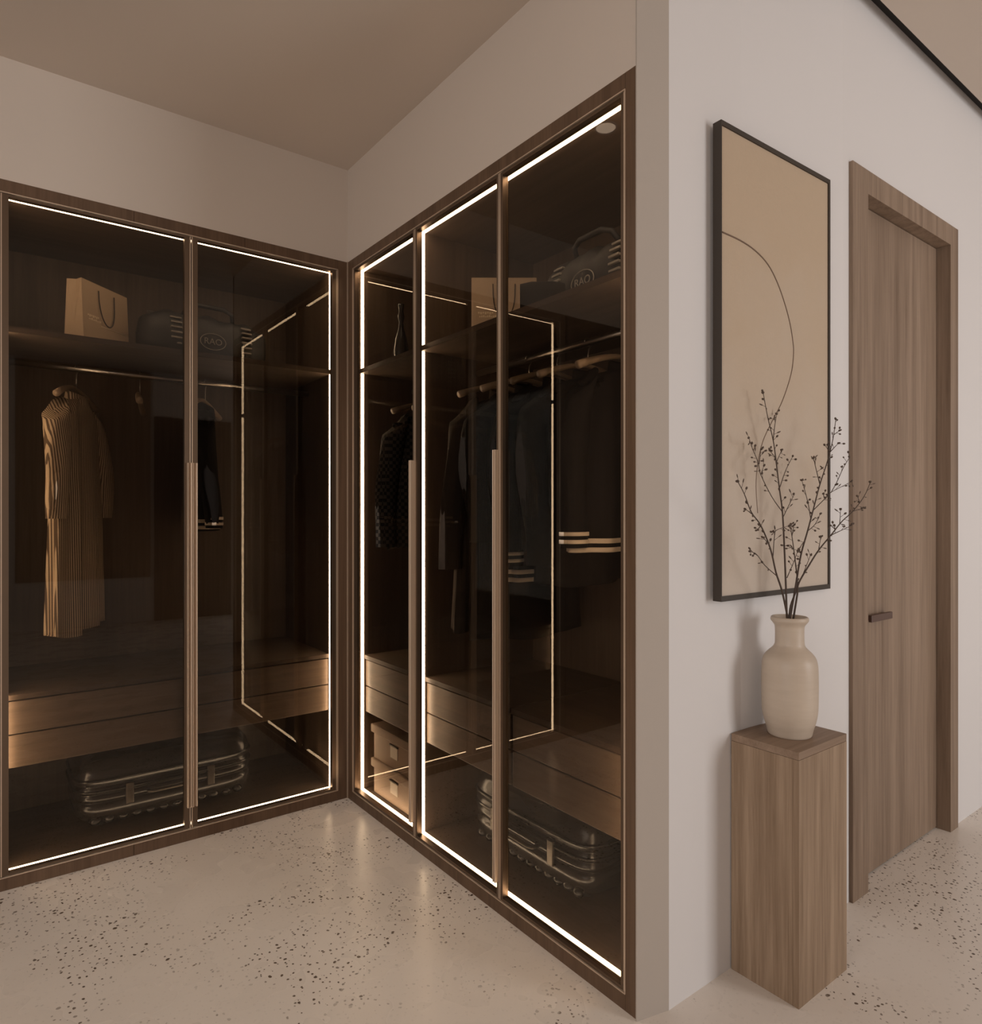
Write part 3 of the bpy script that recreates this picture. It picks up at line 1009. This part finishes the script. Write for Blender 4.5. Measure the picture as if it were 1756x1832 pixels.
for bi, (key, lines) in enumerate(BRANCH.items()):
    rnd = random.Random(40 + bi)
    r = thing('branch', LAB[key], 'branch', (VX, VY, ph_ + .30), 0, 'dry budding branches in the vase')
    off = Vector((VX, VY, ph_ + .30))
    main = [Vector(p) - off for p in lines[0]]
    # the stem goes down inside the neck of the vase
    foot = Vector(((main[0].x) * .35, (main[0].y) * .35, -.22))
    tgt = Vector((max(-.024, min(.024, main[0].x)), max(-.022, min(.022, main[0].y)), .012))
    pts = [foot, tgt] + main[1:]
    sm = [pts[0]] + [Vector(p) for p in smooth([tuple(p) for p in pts[1:]], 5)]
    n = len(sm)
    m = MB()
    m.tube(sm, [.0029 - .0020 * (i / (n - 1)) for i in range(n)], 7)
    m.build('stem', M['twig'], r)
    bud = MB()
    tw = MB()

    def put_buds(poly, start, step):
        acc = 0.0
        for i in range(1, len(poly)):
            a, b2 = poly[i - 1], poly[i]
            acc += (b2 - a).length
            if i / len(poly) < start or acc < step:
                continue
            acc = 0.0
            d = (b2 - a).normalized()
            side = d.cross(Vector((rnd.uniform(-1, 1), rnd.uniform(-1, 1), rnd.uniform(-.4, 1)))).normalized()
            e = (d * .8 + side).normalized()
            ln = rnd.uniform(.006, .016)
            tip = b2 + e * ln
            tw.tube([b2, tip], [.0006, .0005], 5)
            if rnd.random() < .6:
                bud.ball(tip + e * .002, rnd.uniform(.0022, .0033), e, 1.35)
            else:
                bud.ball(tip + e * .004, rnd.uniform(.0013, .0019), e, 3.6)
    put_buds(sm[2:], .38, .014)
    for ln in lines[1:]:
        q = [Vector(p) - off for p in ln]
        # start each twig on the stem itself
        k = min(range(n), key=lambda i: (sm[i] - q[0]).length)
        if (sm[k] - q[0]).length < .03:
            q[0] = sm[k]
        s2 = [Vector(p) for p in smooth([tuple(p) for p in q], 4)]
        tw.tube(s2, [.0013 - .0006 * i / (len(s2) - 1) for i in range(len(s2))], 6)
        put_buds(s2, .2, .011)
        for _ in range(2):
            e = (s2[-1] - s2[-2]).normalized() + Vector((rnd.uniform(-.8, .8), rnd.uniform(-.8, .8), rnd.uniform(-.3, .8)))
            bud.ball(s2[-1] + e.normalized() * .004, .0028, e, 1.4)
    for _ in range(3):
        e = (sm[-1] - sm[-2]).normalized() + Vector((rnd.uniform(-.8, .8), rnd.uniform(-.8, .8), rnd.uniform(-.2, .8)))
        bud.ball(sm[-1] + e.normalized() * .004, .003, e, 1.3)
    tag(tw.build('twigs', M['twig'], r), kind='stuff')
    tag(bud.build('buds', M['bud'], r), kind='stuff')

# ------------------------------------------------------------------ recessed ceiling lamps
def downlight(x, y, zc, label, watts):
    r = thing('downlight', label, 'lamp', (x, y, zc), 0)
    m = MB(); m.lathe([(.047, 0.0), (.047, -.004), (.040, -.004), (.038, -.001)], 32, caps=False); m.build('lamp_ring', M['white'], r)
    m = MB(); m.lathe([(.001, -.0015), (.038, -.0015)], 32, caps=False); m.build('lamp_disc', M['lamp'], r)
    d = bpy.data.lights.new('downlight_beam', 'SPOT')
    d.energy = watts; d.color = (1, .88, .76); d.spot_size = math.radians(112); d.spot_blend = .8; d.shadow_soft_size = .04
    o = bpy.data.objects.new('downlight_beam', d); COL.objects.link(o); o.parent = r; o.location = (0, 0, -.012)


downlight(.66, 1.85, HC, 'small round downlight in the low ceiling in front of the wardrobes', 38)
